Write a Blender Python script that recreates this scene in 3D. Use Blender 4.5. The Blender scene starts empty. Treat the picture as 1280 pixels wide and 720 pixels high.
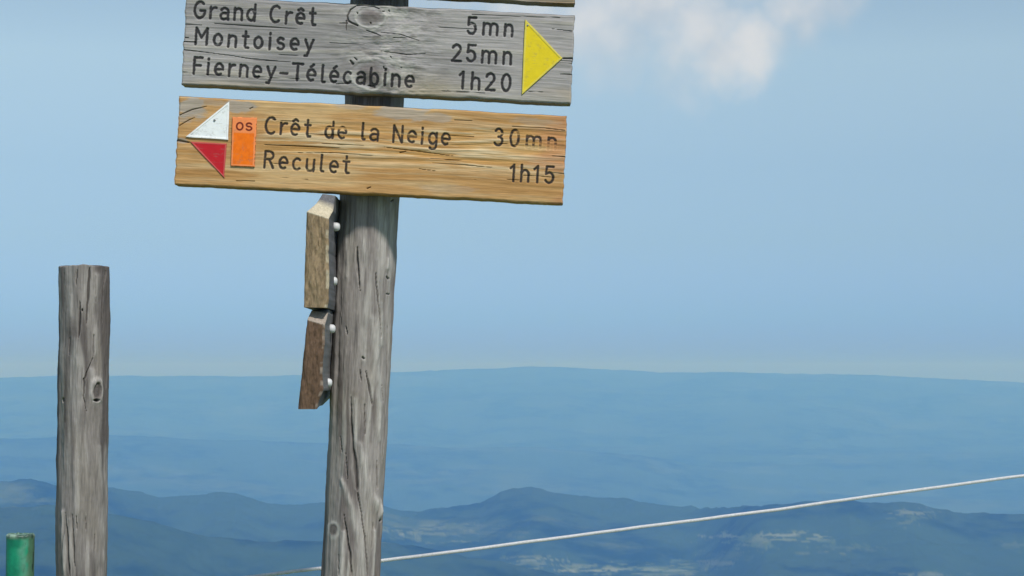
import bpy, bmesh, math, random
import numpy as np
from mathutils import Vector, Matrix

R = math.radians
scene = bpy.context.scene
C = scene.collection

# ------------------------------------------------------------------ camera
F = 2389.0                       # focal length in pixels of a 1280 px wide picture
EYE = Vector((0, 0, 1.6))
PITCH = math.atan(110 / F)
cam = bpy.data.cameras.new('camera')
cam.sensor_width = 36
cam.lens = 36 * F / 1280
cam.clip_start = 0.05
cam.clip_end = 200000
co = bpy.data.objects.new('camera', cam)
co.location = EYE
co.rotation_euler = (math.pi / 2 + PITCH, 0, 0)
C.objects.link(co)
scene.camera = co

# ------------------------------------------------------------------ light
SUN_FROM = Vector((0.34, -0.62, 0.85)).normalized()     # towards the sun
sun_elev = math.asin(SUN_FROM.z)
sun = bpy.data.lights.new('sun', 'SUN')
sun.energy = 3.3
sun.angle = R(6.0)
sun.color = (1.0, 0.965, 0.94)
so = bpy.data.objects.new('sun', sun)
so.rotation_euler = SUN_FROM.to_track_quat('Z', 'Y').to_euler()
so.location = (3, -3, 8)
C.objects.link(so)

scene.view_settings.view_transform = 'Standard'
scene.view_settings.look = 'None'
scene.view_settings.exposure = 0.0
scene.view_settings.gamma = 1.0
scene.view_settings.use_curve_mapping = False
scene.cycles.volume_bounces = 3
scene.cycles.max_bounces = 6


def pix_dir(px, py):
    d = Vector(((px - 640) / F, 1.0, -(py - 360) / F))
    c, s = math.cos(PITCH), math.sin(PITCH)
    return Vector((d.x, d.y * c - d.z * s, d.y * s + d.z * c))


def pix(px, py, Y):
    d = pix_dir(px, py)
    return EYE + d * (Y / d.y)


# ------------------------------------------------------------------ sky
world = bpy.data.worlds.new('World')
scene.world = world
world.use_nodes = True
nt = world.node_tree
for n in list(nt.nodes):
    nt.nodes.remove(n)


class G:
    """tiny node helper"""
    def __init__(s, tree):
        s.t = tree

    def n(s, kind, **kw):
        nd = s.t.nodes.new(kind)
        for k, v in kw.items():
            if k == 'inp':
                for a, b in v.items():
                    if hasattr(b, 'is_output') or isinstance(b, bpy.types.NodeSocket):
                        s.t.links.new(b, nd.inputs[a])
                    else:
                        nd.inputs[a].default_value = b
            else:
                setattr(nd, k, v)
        return nd

    def m(s, op, a, b=None, c=None, clamp=False):
        nd = s.t.nodes.new('ShaderNodeMath')
        nd.operation = op
        nd.use_clamp = clamp
        for i, v in enumerate((a, b, c)):
            if v is None:
                continue
            if isinstance(v, bpy.types.NodeSocket):
                s.t.links.new(v, nd.inputs[i])
            else:
                nd.inputs[i].default_value = v
        return nd.outputs[0]

    def ramp(s, v, a, b, x=0.0, y=1.0, smooth=True):
        nd = s.t.nodes.new('ShaderNodeMapRange')
        nd.interpolation_type = 'SMOOTHSTEP' if smooth else 'LINEAR'
        s.t.links.new(v, nd.inputs[0])
        for i, q in enumerate((a, b, x, y)):
            nd.inputs[i + 1].default_value = q
        return nd.outputs[0]

    def mix(s, f, a, b, mode='MIX'):
        nd = s.t.nodes.new('ShaderNodeMix')
        nd.data_type = 'RGBA'
        nd.blend_type = mode
        for i, v in ((0, f), (6, a), (7, b)):
            if isinstance(v, bpy.types.NodeSocket):
                s.t.links.new(v, nd.inputs[i])
            elif i == 0:
                nd.inputs[i].default_value = v
            else:
                nd.inputs[i].default_value = (v[0], v[1], v[2], 1)
        return nd.outputs[2]

    def link(s, a, b):
        s.t.links.new(a, b)


g = G(nt)
sky = g.n('ShaderNodeTexSky')
sky.sky_type = 'NISHITA'
sky.sun_disc = False
sky.sun_elevation = sun_elev
sky.sun_rotation = math.atan2(SUN_FROM.x, SUN_FROM.y)
sky.altitude = 1700
sky.air_density = 1.0
sky.dust_density = 0.6
sky.ozone_density = 1.6
SKY_GAIN = (3.9, 3.9, 3.9)
# clear mountain air above a hazy lowland: takes the yellow out of the model's horizon
SKY_GRADE = ((0, (.15, .255, .86)), (.03, (.255, .385, .70)), (.07, (.44, .51, .622)), (.11, (.63, .652, .665)), (.165, (.98, .91, .77)), (.35, (1.0, .92, .76)), (1, (1.0, .92, .76)))
tc = g.n('ShaderNodeTexCoord')
vec = tc.outputs['Generated']
nrm = g.n('ShaderNodeVectorMath', operation='NORMALIZE', inp={0: vec}).outputs[0]
zz = g.n('ShaderNodeSeparateXYZ', inp={0: nrm}).outputs[2]
grade = g.n('ShaderNodeValToRGB', inp={0: g.m('ABSOLUTE', zz)})
cr_ = grade.color_ramp
for pos_, c_ in SKY_GRADE:
    el = cr_.elements[0] if pos_ == 0 else (cr_.elements[len(cr_.elements) - 1] if pos_ == 1 else cr_.elements.new(pos_))
    el.position = pos_
    el.color = (c_[0] / 2.6, c_[1] / 2.6, c_[2] / 2.6, 1)
skyc = g.mix(1.0, sky.outputs[0], grade.outputs[0], 'MULTIPLY')
skyc = g.n('ShaderNodeVectorMath', operation='MULTIPLY', inp={0: skyc, 1: SKY_GAIN}).outputs[0]
# fair-weather cloud: puffs standing in given directions plus a loose field higher up
n1 = g.n('ShaderNodeTexNoise', inp={'Vector': nrm, 'Scale': 26.0, 'Detail': 7.0, 'Roughness': 0.52}).outputs[0]
n2 = g.n('ShaderNodeTexNoise', inp={'Vector': nrm, 'Scale': 4.5, 'Detail': 5.0, 'Roughness': 0.55}).outputs[0]
wv = g.n('ShaderNodeTexNoise', inp={'Vector': nrm, 'Scale': 22.0, 'Detail': 4.0, 'Roughness': 0.6}).outputs['Color']
wv = g.n('ShaderNodeVectorMath', operation='SUBTRACT', inp={0: wv, 1: (.5, .5, .5)}).outputs[0]
wv = g.n('ShaderNodeVectorMath', operation='MULTIPLY_ADD', inp={0: wv, 1: (.042, .042, .042), 2: nrm}).outputs[0]
puffs = None
for (px, py, rx, amp) in ((800, -5, 90, 1.0), (880, 35, 62, .95), (940, 62, 50, 1.0), (975, 85, 26, .45), (1020, 12, 48, .85),
                          (740, 30, 60, .8), (840, 68, 58, .7), (765, 50, 66, .75), (905, 68, 55, .95), (1000, 22, 52, .85), (1052, 12, 36, .8), (640, -20, 90, .8), (560, -50, 110, .8), (700, -90, 120, 1.0), (900, -70, 90, 1.0)):
    d = pix_dir(px, py).normalized()
    dist = g.n('ShaderNodeVectorMath', operation='DISTANCE', inp={0: wv, 1: tuple(d)}).outputs['Value']
    q = g.ramp(dist, rx * 1.6 / F, 0.0, 0.0, amp)
    puffs = q if puffs is None else g.m('MAXIMUM', puffs, q)
sep = g.n('ShaderNodeSeparateXYZ', inp={0: nrm})
high = g.ramp(sep.outputs[2], 0.20, 0.45)
field = g.m('MULTIPLY', g.ramp(n2, 0.50, 0.68), high)
dens = g.m('ADD', g.m('MAXIMUM', puffs, field), g.m('MULTIPLY', g.m('SUBTRACT', n1, 0.5), 0.9))
has = g.ramp(g.m('MAXIMUM', puffs, field), 0.0, 0.25)
cmask = g.m('MULTIPLY', g.m('MULTIPLY', g.ramp(dens, 0.0, 1.15), has), 0.80)
ccol = g.mix(g.ramp(n1, 0.35, 0.68), (5.8, 6.2, 6.7), (7.6, 7.6, 7.7))
fin = g.mix(cmask, skyc, ccol)
bg = g.n('ShaderNodeBackground', inp={'Color': fin, 'Strength': 0.10})
wo = g.n('ShaderNodeOutputWorld')
g.link(bg.outputs[0], wo.inputs['Surface'])

# ------------------------------------------------------------------ helpers
_tab = np.random.RandomState(7).rand(16, 256, 256)


def vnoise(x, y, seed=0):
    t = _tab[seed % 16]
    x = np.asarray(x, float) + 1000 + seed * 13.7
    y = np.asarray(y, float) + 1000 + seed * 7.3
    xi = np.floor(x).astype(int)
    yi = np.floor(y).astype(int)
    fx = x - xi
    fy = y - yi
    fx = fx * fx * (3 - 2 * fx)
    fy = fy * fy * (3 - 2 * fy)
    a = t[xi % 256, yi % 256]
    b = t[(xi + 1) % 256, yi % 256]
    c = t[xi % 256, (yi + 1) % 256]
    d = t[(xi + 1) % 256, (yi + 1) % 256]
    return (a * (1 - fx) + b * fx) * (1 - fy) + (c * (1 - fx) + d * fx) * fy


def fbm(x, y, seed=0, octv=4, rough=0.5):
    s = 0
    a = 1.0
    t = 0
    for k in range(octv):
        s = s + a * vnoise(x * 2 ** k, y * 2 ** k, seed + k)
        t += a
        a *= rough
    return s / t


def sstep(a, b, x):
    t = np.clip((x - a) / (b - a), 0, 1)
    return t * t * (3 - 2 * t)


def lerp(a, b, t):
    return a * (1 - t[..., None]) + np.asarray(b) * t[..., None]


def srgb(r, g_, b):
    f = lambda c: (c / 255 / 12.92) if c / 255 <= 0.04045 else ((c / 255 + 0.055) / 1.055) ** 2.4
    return np.array([f(r), f(g_), f(b)])


def raw_mesh(name, V, quads, ngons=(), col=None, smooth=True):
    me = bpy.data.meshes.new(name)
    V = np.asarray(V, np.float32).reshape(-1, 3)
    quads = np.asarray(quads, np.int32).reshape(-1, 4)
    me.vertices.add(len(V))
    me.vertices.foreach_set('co', V.ravel())
    loops = [quads.ravel()] + [np.asarray(q, np.int32) for q in ngons]
    sizes = np.concatenate([np.full(len(quads), 4, np.int32), np.array([len(q) for q in ngons], np.int32)])
    lv = np.concatenate(loops).astype(np.int32)
    me.loops.add(len(lv))
    me.loops.foreach_set('vertex_index', lv)
    me.polygons.add(len(sizes))
    starts = np.concatenate([[0], np.cumsum(sizes)[:-1]]).astype(np.int32)
    me.polygons.foreach_set('loop_start', starts)
    me.update(calc_edges=True)
    me.polygons.foreach_set('use_smooth', np.full(len(sizes), smooth))
    if col is not None:
        a = me.color_attributes.new('col', 'FLOAT_COLOR', 'POINT')
        cc = np.ones((len(V), 4), np.float32)
        cc[:, :3] = np.asarray(col, np.float32).reshape(-1, 3)
        a.data.foreach_set('color', cc.ravel())
    me.validate()
    return me


def grid_quads(n, m, off=0, wrap=False):
    i, j = np.meshgrid(np.arange(n if wrap else n - 1), np.arange(m - 1), indexing='ij')
    i2 = (i + 1) % n
    return (np.stack([i * m + j, i2 * m + j, i2 * m + j + 1, i * m + j + 1], -1) + off).reshape(-1, 4)


def link(name, me, mat=None, parent=None):
    o = bpy.data.objects.new(name, me)
    C.objects.link(o)
    if mat:
        me.materials.append(mat)
    if parent:
        o.parent = parent
    return o


def tag(o, label=None, cat=None, group=None, kind=None):
    for k, v in (('label', label), ('category', cat), ('group', group), ('kind', kind)):
        if v:
            o[k] = v
    return o


def mat_col(name, rough=0.85, grain=(1, 1, 1), gs=400, bump=0.25, spec=0.25, var=0.22, dirt=0.0):
    """painted by the mesh's own colour attribute; fine procedural grain on top"""
    m = bpy.data.materials.new(name)
    m.use_nodes = True
    t = G(m.node_tree)
    b = m.node_tree.nodes['Principled BSDF']
    at = t.n('ShaderNodeAttribute', attribute_name='col')
    oc = t.n('ShaderNodeTexCoord').outputs['Object']
    mp = t.n('ShaderNodeMapping', inp={'Vector': oc, 'Scale': grain}).outputs[0]
    nz = t.n('ShaderNodeTexNoise', inp={'Vector': mp, 'Scale': float(gs), 'Detail': 4.0, 'Roughness': 0.6}).outputs[0]
    k = t.ramp(nz, 0.3, 0.7, 1 - var, 1 + var, False)
    cc = t.n('ShaderNodeVectorMath', operation='SCALE', inp={0: at.outputs['Color'], 'Scale': k}).outputs[0]
    if dirt:
        d1 = t.n('ShaderNodeTexNoise', inp={'Vector': oc, 'Scale': 75.0, 'Detail': 8.0, 'Roughness': 0.75}).outputs[0]
        sc = t.n('ShaderNodeMapping', inp={'Vector': oc, 'Scale': (1, 1, 9), 'Rotation': (0, .5, 0)}).outputs[0]
        d2 = t.n('ShaderNodeTexNoise', inp={'Vector': sc, 'Scale': 60.0, 'Detail': 6.0, 'Roughness': 0.7}).outputs[0]
        cc = t.mix(t.m('MULTIPLY', t.ramp(d1, .54, .68), dirt), cc, (0.20, 0.17, 0.13))
        cc = t.mix(t.m('MULTIPLY', t.ramp(d2, .60, .68), dirt * 1.3), cc, (0.26, 0.23, 0.19))
    t.link(cc, b.inputs['Base Color'])
    b.inputs['Roughness'].default_value = rough
    b.inputs['Specular IOR Level'].default_value = spec
    bp = t.n('ShaderNodeBump', inp={'Height': nz, 'Strength': bump, 'Distance': 0.001})
    t.link(bp.outputs[0], b.inputs['Normal'])
    return m


def mat_flat(name, col, rough=0.5, spec=0.4, metal=0.0, var=0.1, gs=60, bump=0.1):
    m = bpy.data.materials.new(name)
    m.use_nodes = True
    t = G(m.node_tree)
    b = m.node_tree.nodes['Principled BSDF']
    oc = t.n('ShaderNodeTexCoord').outputs['Object']
    nz = t.n('ShaderNodeTexNoise', inp={'Vector': oc, 'Scale': float(gs), 'Detail': 6.0, 'Roughness': 0.65}).outputs[0]
    k = t.ramp(nz, 0.3, 0.7, 1 - var, 1 + var, False)
    cc = t.n('ShaderNodeVectorMath', operation='SCALE', inp={0: tuple(col), 'Scale': k}).outputs[0]
    t.link(cc, b.inputs['Base Color'])
    b.inputs['Roughness'].default_value = rough
    b.inputs['Metallic'].default_value = metal
    b.inputs['Specular IOR Level'].default_value = spec
    bp = t.n('ShaderNodeBump', inp={'Height': nz, 'Strength': bump, 'Distance': 0.002})
    t.link(bp.outputs[0], b.inputs['Normal'])
    return m


M_board = mat_col('weathered_board_wood', 0.85, (0.06, 1, 1), 500, 0.35, 0.2, 0.2)
M_post = mat_col('weathered_post_wood', 0.88, (1, 1, 0.07), 420, 0.4, 0.2, 0.26)
M_plate = mat_col('painted_plate', 0.55, (1, 1, 1), 120, 0.25, 0.3, 0.05, 0.35)
M_cap = mat_flat('white_bolt_cap', (0.66, 0.66, 0.65), 0.45, 0.4, var=0.08)
M_screw = mat_flat('dull_steel_screw', (0.3, 0.3, 0.3), 0.45, 0.5, 0.8)


def seg_dist(U, V, pts, widths=None):
    """distance of every sample to a polyline; with widths, distance divided by local width"""
    best = np.full(U.shape, 1e9)
    for k in range(len(pts) - 1):
        (x0, y0), (x1, y1) = pts[k], pts[k + 1]
        dx, dy = x1 - x0, y1 - y0
        L = dx * dx + dy * dy + 1e-18
        t = np.clip(((U - x0) * dx + (V - y0) * dy) / L, 0, 1)
        d = np.hypot(U - x0 - t * dx, V - y0 - t * dy)
        if widths is not None:
            w = widths[k] * (1 - t) + widths[k + 1] * t
            d = d / np.maximum(w, 1e-6)
        best = np.minimum(best, d)
    return best


# ------------------------------------------------------------------ routed lettering (single stroke letters)
def arc(cx, cy, rx, ry, a0, a1, n=10):
    return [(cx + rx * math.cos(R(a0 + (a1 - a0) * i / n)), cy + ry * math.sin(R(a0 + (a1 - a0) * i / n))) for i in range(n + 1)]


X = 0.70
e_ = [[(.04, .36), (.46, .36)] + arc(.25, .36, .21, .34, 0, 300, 16)[0:]]
GLY = {
    'G': (.62, [arc(.33, .5, .29, .5, 50, 330, 16) + [(.60, .46), (.36, .46)]]),
    'C': (.60, [arc(.33, .5, .29, .5, 52, 308, 16)]),
    'r': (.36, [[(.06, 0), (.06, X)], [(.06, .48)] + arc(.30, .40, .22, .28, 160, 75, 6)]),
    'a': (.50, [arc(.25, .48, .20, .22, 150, 0, 7) + [(.45, 0)], [(.45, .40), (.24, .40)] + arc(.22, .20, .17, .19, 90, 275, 8) + [(.45, .10)]]),
    'n': (.50, [[(.06, 0), (.06, X)], [(.06, .46)] + arc(.26, .47, .19, .22, 170, 0, 7) + [(.45, 0)]]),
    'd': (.50, [[(.45, 0), (.45, 1.0)], arc(.25, .35, .20, .34, 0, 360, 16)]),
    'e': (.50, e_),
    'ê': (.50, e_ + [[(.12, .86), (.25, .98), (.38, .86)]]),
    'é': (.50, e_ + [[(.20, .86), (.34, 1.0)]]),
    't': (.36, [[(.17, 1.0), (.17, .12), (.22, 0), (.34, 0)], [(.02, X), (.32, X)]]),
    'M': (.74, [[(.06, 0), (.06, 1), (.36, .42), (.66, 1), (.66, 0)]]),
    'o': (.50, [arc(.25, .35, .21, .34, 0, 360, 16)]),
    'i': (.18, [[(.08, 0), (.08, X)], [(.08, .92), (.08, .97)]]),
    's': (.44, [arc(.22, .52, .17, .17, 40, 250, 8) + arc(.22, .18, .18, .18, 80, -140, 9)]),
    'y': (.48, [[(.03, X), (.24, .08)], [(.45, X), (.14, -.28), (.03, -.28)]]),
    'F': (.50, [[(.06, 0), (.06, 1), (.48, 1)], [(.06, .52), (.42, .52)]]),
    '-': (.44, [[(.04, .38), (.40, .38)]]),
    'T': (.56, [[(.28, 0), (.28, 1)], [(.02, 1), (.54, 1)]]),
    'l': (.24, [[(.08, 1), (.08, .08), (.13, 0), (.21, 0)]]),
    'c': (.46, [arc(.25, .35, .21, .34, 48, 312, 14)]),
    'b': (.50, [[(.06, 0), (.06, 1.0)], arc(.26, .35, .20, .34, 0, 360, 16)]),
    'N': (.58, [[(.06, 0), (.06, 1), (.52, 0), (.52, 1)]]),
    'g': (.50, [arc(.25, .36, .20, .33, 0, 360, 16), [(.45, X), (.45, -.10)] + arc(.26, -.10, .19, .20, 0, -140, 7)]),
    'R': (.56, [[(.06, 0), (.06, 1), (.30, 1)] + arc(.30, .76, .20, .24, 90, -90, 8) + [(.06, .52)], [(.30, .52), (.53, 0)]]),
    'u': (.50, [[(.06, X)] + arc(.25, .22, .19, .22, 180, 360, 8) + [(.44, X)], [(.44, .22), (.44, 0)]]),
    'm': (.86, [[(.06, 0), (.06, X)], [(.06, .5)] + arc(.25, .50, .18, .19, 170, 0, 6) + [(.43, 0)], [(.43, .5)] + arc(.62, .50, .18, .19, 175, 0, 6) + [(.80, 0)]]),
    'h': (.50, [[(.06, 0), (.06, 1)], [(.06, .46)] + arc(.26, .47, .19, .22, 170, 0, 7) + [(.45, 0)]]),
    '1': (.32, [[(.02, .80), (.20, 1), (.20, 0)]]),
    '2': (.52, [arc(.25, .73, .21, .27, 165, -35, 9) + [(.04, 0), (.50, 0)]]),
    '3': (.52, [arc(.23, .76, .19, .24, 150, -90, 9), arc(.23, .27, .22, .27, 90, -150, 10)]),
    '0': (.54, [arc(.27, .5, .22, .5, 0, 360, 20)]),
    '5': (.52, [[(.45, 1), (.08, 1), (.06, .55)] + arc(.24, .32, .22, .32, 120, -150, 11)]),
    'O': (.56, [arc(.27, .5, .26, .5, 0, 360, 20)]),
    'S': (.50, [arc(.25, .74, .22, .25, 30, 250, 9) + arc(.25, .26, .23, .26, 75, -155, 10)]),
    ' ': (.30, []),
}


def layout(text, p0, p1, cap, rnd=None, xs=1.13):
    """strokes of a line of text from p0 (start of baseline) to p1 (end), all in board coordinates"""
    L = math.hypot(p1[0] - p0[0], p1[1] - p0[1])
    ux, uy = (p1[0] - p0[0]) / L, (p1[1] - p0[1]) / L
    nat = sum(GLY[c][0] for c in text) * cap * xs
    gap = (L - nat) / max(1, len(text) - 1)
    x = 0
    out = []
    for c in text:
        w, st = GLY[c]
        jx, jy = ((rnd.random() - .5) * .03, (rnd.random() - .5) * .04) if rnd else (0, 0)
        for s in st:
            out.append([(p0[0] + ux * (x + (a + jx) * cap * xs) - uy * (b + jy) * cap, p0[1] + uy * (x + (a + jx) * cap * xs) + ux * (b + jy) * cap) for a, b in s])
        x += w * cap * xs + gap
    return out


def stroke_field(U, V, strokes, step):
    """min distance to strokes, evaluated only in a window round each (U,V regular grids, [i,j])"""
    D = np.full(U.shape, 1e3)
    u0, v0 = U[0, 0], V[0, 0]
    for s in strokes:
        xs = [p[0] for p in s]
        ys = [p[1] for p in s]
        i0 = max(0, int((min(xs) - u0) / step) - 10)
        i1 = min(U.shape[0], int((max(xs) - u0) / step) + 11)
        j0 = max(0, int((min(ys) - v0) / step) - 10)
        j1 = min(U.shape[1], int((max(ys) - v0) / step) + 11)
        if i1 <= i0 or j1 <= j0:
            continue
        D[i0:i1, j0:j1] = np.minimum(D[i0:i1, j0:j1], seg_dist(U[i0:i1, j0:j1], V[i0:i1, j0:j1], s))
    return D


# ------------------------------------------------------------------ terrain: hills, forests and meadows down to the horizon
def prof(pts):
    xs = np.array([p[0] for p in pts], float)
    ys = np.array([p[1] for p in pts], float)
    return lambda px: np.interp(px, xs, ys)


def build_terrain():
    fine = np.linspace(-16.5, 16.5, 1050)
    coarse = np.linspace(16.5, 343.5, 160)[1:-1]
    az = np.radians(np.concatenate([fine, coarse]))
    n = len(az)
    r = np.concatenate([np.array([0.6, 2, 4, 7, 10, 14, 20, 30, 45, 70, 110, 170, 260, 400, 600, 900, 1300, 1800, 2400, 3000]),
                        np.linspace(3400, 9000, 250), np.linspace(9070, 30000, 190)])
    A, Rr = np.meshgrid(az, r, indexing='ij')
    Xw = Rr * np.sin(A)
    Yw = Rr * np.cos(A)
    aw = (A + np.pi) % (2 * np.pi) - np.pi
    PX = 640 + F * np.tan(np.clip(aw, -R(60), R(60)))     # bearing expressed like the survey of the skyline
    farmix = sstep(R(17), R(40), np.abs(aw))
    cs = np.hypot(1, np.tan(np.clip(aw, -R(60), R(60))))

    def crest(p, D, side):
        z = 1.6 - D / cs * (p(PX) - 470) / F
        return z * (1 - farmix) + side * farmix

    wob = lambda k, s: fbm(aw * k + 40, aw * 0 + 3, s, 3) - 0.5
    L1 = prof([(-400, 474), (-200, 470), (0, 472), (140, 469), (300, 470), (480, 465), (560, 462), (640, 458), (700, 458), (760, 461), (820, 465), (900, 464), (970, 466), (1040, 467), (1100, 469), (1180, 473), (1280, 478), (1500, 476), (1700, 470)])
    L2 = prof([(-400, 560), (0, 546), (150, 545), (300, 549), (420, 553), (520, 556), (640, 558), (720, 562), (800, 568), (900, 590), (1000, 610), (1200, 640), (1700, 650)])
    L3 = prof([(-400, 600), (-100, 606), (0, 599), (40, 598), (62, 603), (80, 608), (140, 608), (180, 613), (200, 619), (250, 618), (270, 615), (295, 616), (315, 621), (340, 628), (370, 631), (400, 628), (440, 628), (480, 631), (500, 636), (520, 638), (560, 633), (600, 627), (612, 621), (625, 614), (645, 610), (665, 609), (690, 613), (712, 618), (740, 621), (780, 624), (830, 629), (870, 635), (900, 634), (930, 630), (980, 627), (1040, 624), (1060, 623), (1085, 627), (1140, 627), (1170, 633), (1195, 638), (1230, 640), (1280, 639), (1400, 632), (1700, 622)])
    L4 = prof([(-400, 640), (-100, 632), (0, 631), (60, 632), (140, 640), (170, 646), (215, 655), (240, 662), (270, 669), (310, 672), (400, 674), (480, 676), (560, 688), (650, 704), (760, 735), (900, 760), (1700, 800)])
    base = np.interp(Rr, [0, 6, 30, 300, 2500, 4200, 5300, 6800, 8200, 12000, 15000, 18000, 24000, 30000],
                     [0, -0.25, -6.5, -75, -760, -800, -640, -640, -900, -960, -900, -700, -700, -900])
    big = (fbm(Xw / 1500, Yw / 1500, 3, 4) - 0.5)
    H = base + big * 140 * sstep(800, 4000, Rr)
    D1 = 25500 + 1800 * wob(9, 1)
    z1 = crest(L1, D1, -60)
    H1 = z1 - np.where(Rr < D1, (D1 - Rr) * 0.105, (Rr - D1) * 0.08) + (fbm(Xw / 1800, Yw / 1800, 5, 4) - .5) * 220 * sstep(0, 2500, np.abs(Rr - D1)) + (fbm(Xw / 500, Yw / 500, 2, 4, .6) - .5) * 46
    D2 = 16000 + 1200 * wob(7, 2)
    z2 = crest(L2, D2, -520)
    H2 = z2 - np.where(Rr < D2, (D2 - Rr) * 0.10, (Rr - D2) * 0.16) + (fbm(Xw / 600, Yw / 600, 4, 4, .6) - .5) * 60
    D3 = 7600 + 500 * wob(12, 4) - 900 * sstep(850, 960, PX) * (1 - farmix)
    z3 = crest(L3, D3, -480)
    H3 = z3 - np.where(Rr < D3, (D3 - Rr) * 0.15, (Rr - D3) * 0.22) + (fbm(Xw / 420, Yw / 420, 6, 4) - .5) * 70 * sstep(0, 700, np.abs(Rr - D3)) + (fbm(Xw / 170, Yw / 170, 7, 3) - .5) * 20
    D4 = 5300 + 300 * wob(10, 5)
    z4 = crest(L4, D4, -420)
    H4 = z4 - np.where(Rr < D4, (D4 - Rr) * 0.17, (Rr - D4) * 0.25) + (fbm(Xw / 350, Yw / 350, 8, 4) - .5) * 50 * sstep(0, 500, np.abs(Rr - D4)) + (fbm(Xw / 140, Yw / 140, 1, 3) - .5) * 16

    def smax(a, b, k):
        return k * np.logaddexp(a / k, b / k)
    Z = smax(smax(H, H1, 12), smax(H2, smax(H3, H4, 6), 8), 5)
    # small relief: tree tops of the forest, knolls
    Z = Z + (fbm(Xw / 60, Yw / 60, 9, 3) - .5) * 14 * sstep(2500, 4500, Rr) * (1 - .3 * sstep(8000, 12000, Rr))
    near = sstep(900, 3, Rr)
    Z = Z + (fbm(Xw / 2.5, Yw / 2.5, 10, 4) - .5) * 0.35 * sstep(2, 12, Rr) * (Rr < 1000)
    Z = np.minimum(Z, np.where((Rr > 8) & (Rr < 3500), 1.2 - Rr * 0.17, 1e9))
    V = np.stack([Xw, Yw, Z], -1)
    quads = grid_quads(len(az), len(r), 0, True)[:, ::-1]
    nv = V.reshape(-1, 3)
    nv = np.concatenate([nv, [[0, 0, 0.0]]])
    ring = [(k * len(r)) for k in range(n)]
    # colour masks: R = meadow, G = bare rock / village, B = forest tone
    mead = sstep(0.60, 0.70, fbm(Xw / 900, Yw / 500, 11, 4)) * (0.30 - 0.18 * sstep(7500, 10000, Rr))
    PYs = 470 - (Z - 1.6) / (Yw + 1e-6) * F                # height seen as survey angle, only used to place named meadows
    PYs = np.where(np.abs(aw) < R(20), PYs, 0)
    rag = (fbm(PX / 16, PYs / 1.9, 12, 4, .6) - .5) * 2.6 + (fbm(Xw / 60, Yw / 200, 12, 3) - .5) * .8
    bare = np.zeros_like(Rr)
    strip = lambda cx, cy, rx, ry: sstep(1.25, 0.6, np.hypot((PX - cx) / rx, (PYs - cy) / ry) + rag * 1.9) * (Rr < 9500)
    for cx, cy, rx, ry, a in ((535, 664, 42, 7, .8), (505, 671, 28, 3.5, .5), (565, 657, 18, 3, .8), (665, 700, 24, 5, .7), (725, 708, 22, 4, .8), (790, 711, 44, 5, 1.0), (835, 711, 22, 7, .9), (875, 703, 26, 4, .5),
                           (950, 671, 52, 5, .95), (945, 678, 18, 6, .9), (900, 694, 30, 4, .35), (1140, 645, 20, 6, .6), (1050, 684, 30, 3, .45), (1020, 688, 20, 2.5, .45), (1268, 681, 20, 5, .35),
                           (1160, 716, 24, 2.5, .5), (35, 622, 20, 8, .35), (620, 665, 30, 5, .3)):
        mead = np.maximum(mead, a * .62 * strip(cx, cy, rx, ry))
    for cx, cy, rx, ry, a in ((503, 668, 7, 3.0, .75), (780, 711, 42, 2.0, .9), (905, 669, 20, 2.0, .8), (985, 668, 24, 2.0, .8), (1136, 641, 15, 2, .5), (1175, 627, 8, 5, .9), (660, 698, 20, 1.8, .5), (885, 702, 20, 1.5, .6), (1158, 717, 18, 1.5, .6)):
        bare = np.maximum(bare, a * .30 * strip(cx, cy, rx, ry))
    ft = fbm(Xw / 500, Yw / 500, 13, 5)
    nearm = sstep(3000, 200, Rr)
    mead = np.maximum(mead, nearm)
    col = np.stack([mead, bare, ft], -1).reshape(-1, 3)
    col = np.concatenate([col, [[1, 0, .5]]])
    me = raw_mesh('hills', nv, quads, [ring], col)
    m = bpy.data.materials.new('forest_and_meadow')
    m.use_nodes = True
    t = G(m.node_tree)
    b = m.node_tree.nodes['Principled BSDF']
    at = t.n('ShaderNodeAttribute', attribute_name='col').outputs['Color']
    sp = t.n('ShaderNodeSeparateColor', inp={0: at})
    oc = t.n('ShaderNodeTexCoord').outputs['Object']
    nf = t.n('ShaderNodeTexNoise', inp={'Vector': oc, 'Scale': 0.006, 'Detail': 9.0, 'Roughness': 0.65}).outputs[0]
    forest = t.mix(t.ramp(nf, .40, .60), (0.004, 0.018, 0.010), (0.034, 0.064, 0.027))
    forest = t.mix(t.ramp(sp.outputs[2], .4, .62, 0, .8), forest, (0.040, 0.078, 0.030))
    meadow = t.mix(t.ramp(nf, .4, .6), (0.12, 0.18, 0.05), (0.24, 0.27, 0.10))
    c1 = t.mix(sp.outputs[0], forest, meadow)
    c2 = t.mix(sp.outputs[1], c1, (0.40, 0.43, 0.34))
    t.link(c2, b.inputs['Base Color'])
    b.inputs['Roughness'].default_value = 0.95
    b.inputs['Specular IOR Level'].default_value = 0.05
    o = link('hills', me, m)
    tag(o, 'wooded hills and meadows falling away to hazy blue ridges', kind='structure')
    return o


hills = build_terrain()

# ------------------------------------------------------------------ signpost frame
ROLL = R(2.9)
POST_Y = 3.455
ax = pix(461, 245, POST_Y)
base_x = ax.x - math.tan(ROLL) * (ax.z - 0.0)
sp_root = bpy.data.objects.new('signpost', None)
C.objects.link(sp_root)
sp_root.location = (base_x, POST_Y, -0.1)
sp_root.rotation_euler = (0, ROLL, 0)
sp_root.empty_display_size = 0.2
MW = Matrix.Translation(sp_root.location) @ Matrix.Rotation(ROLL, 4, 'Y')
MI = MW.inverted()
tag(sp_root, 'leaning grey wooden hiking signpost carrying gray and orange direction boards', 'signpost')


def lp(px, py, Y):
    return MI @ pix(px, py, Y)


BOARD_Y = 3.36


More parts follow.
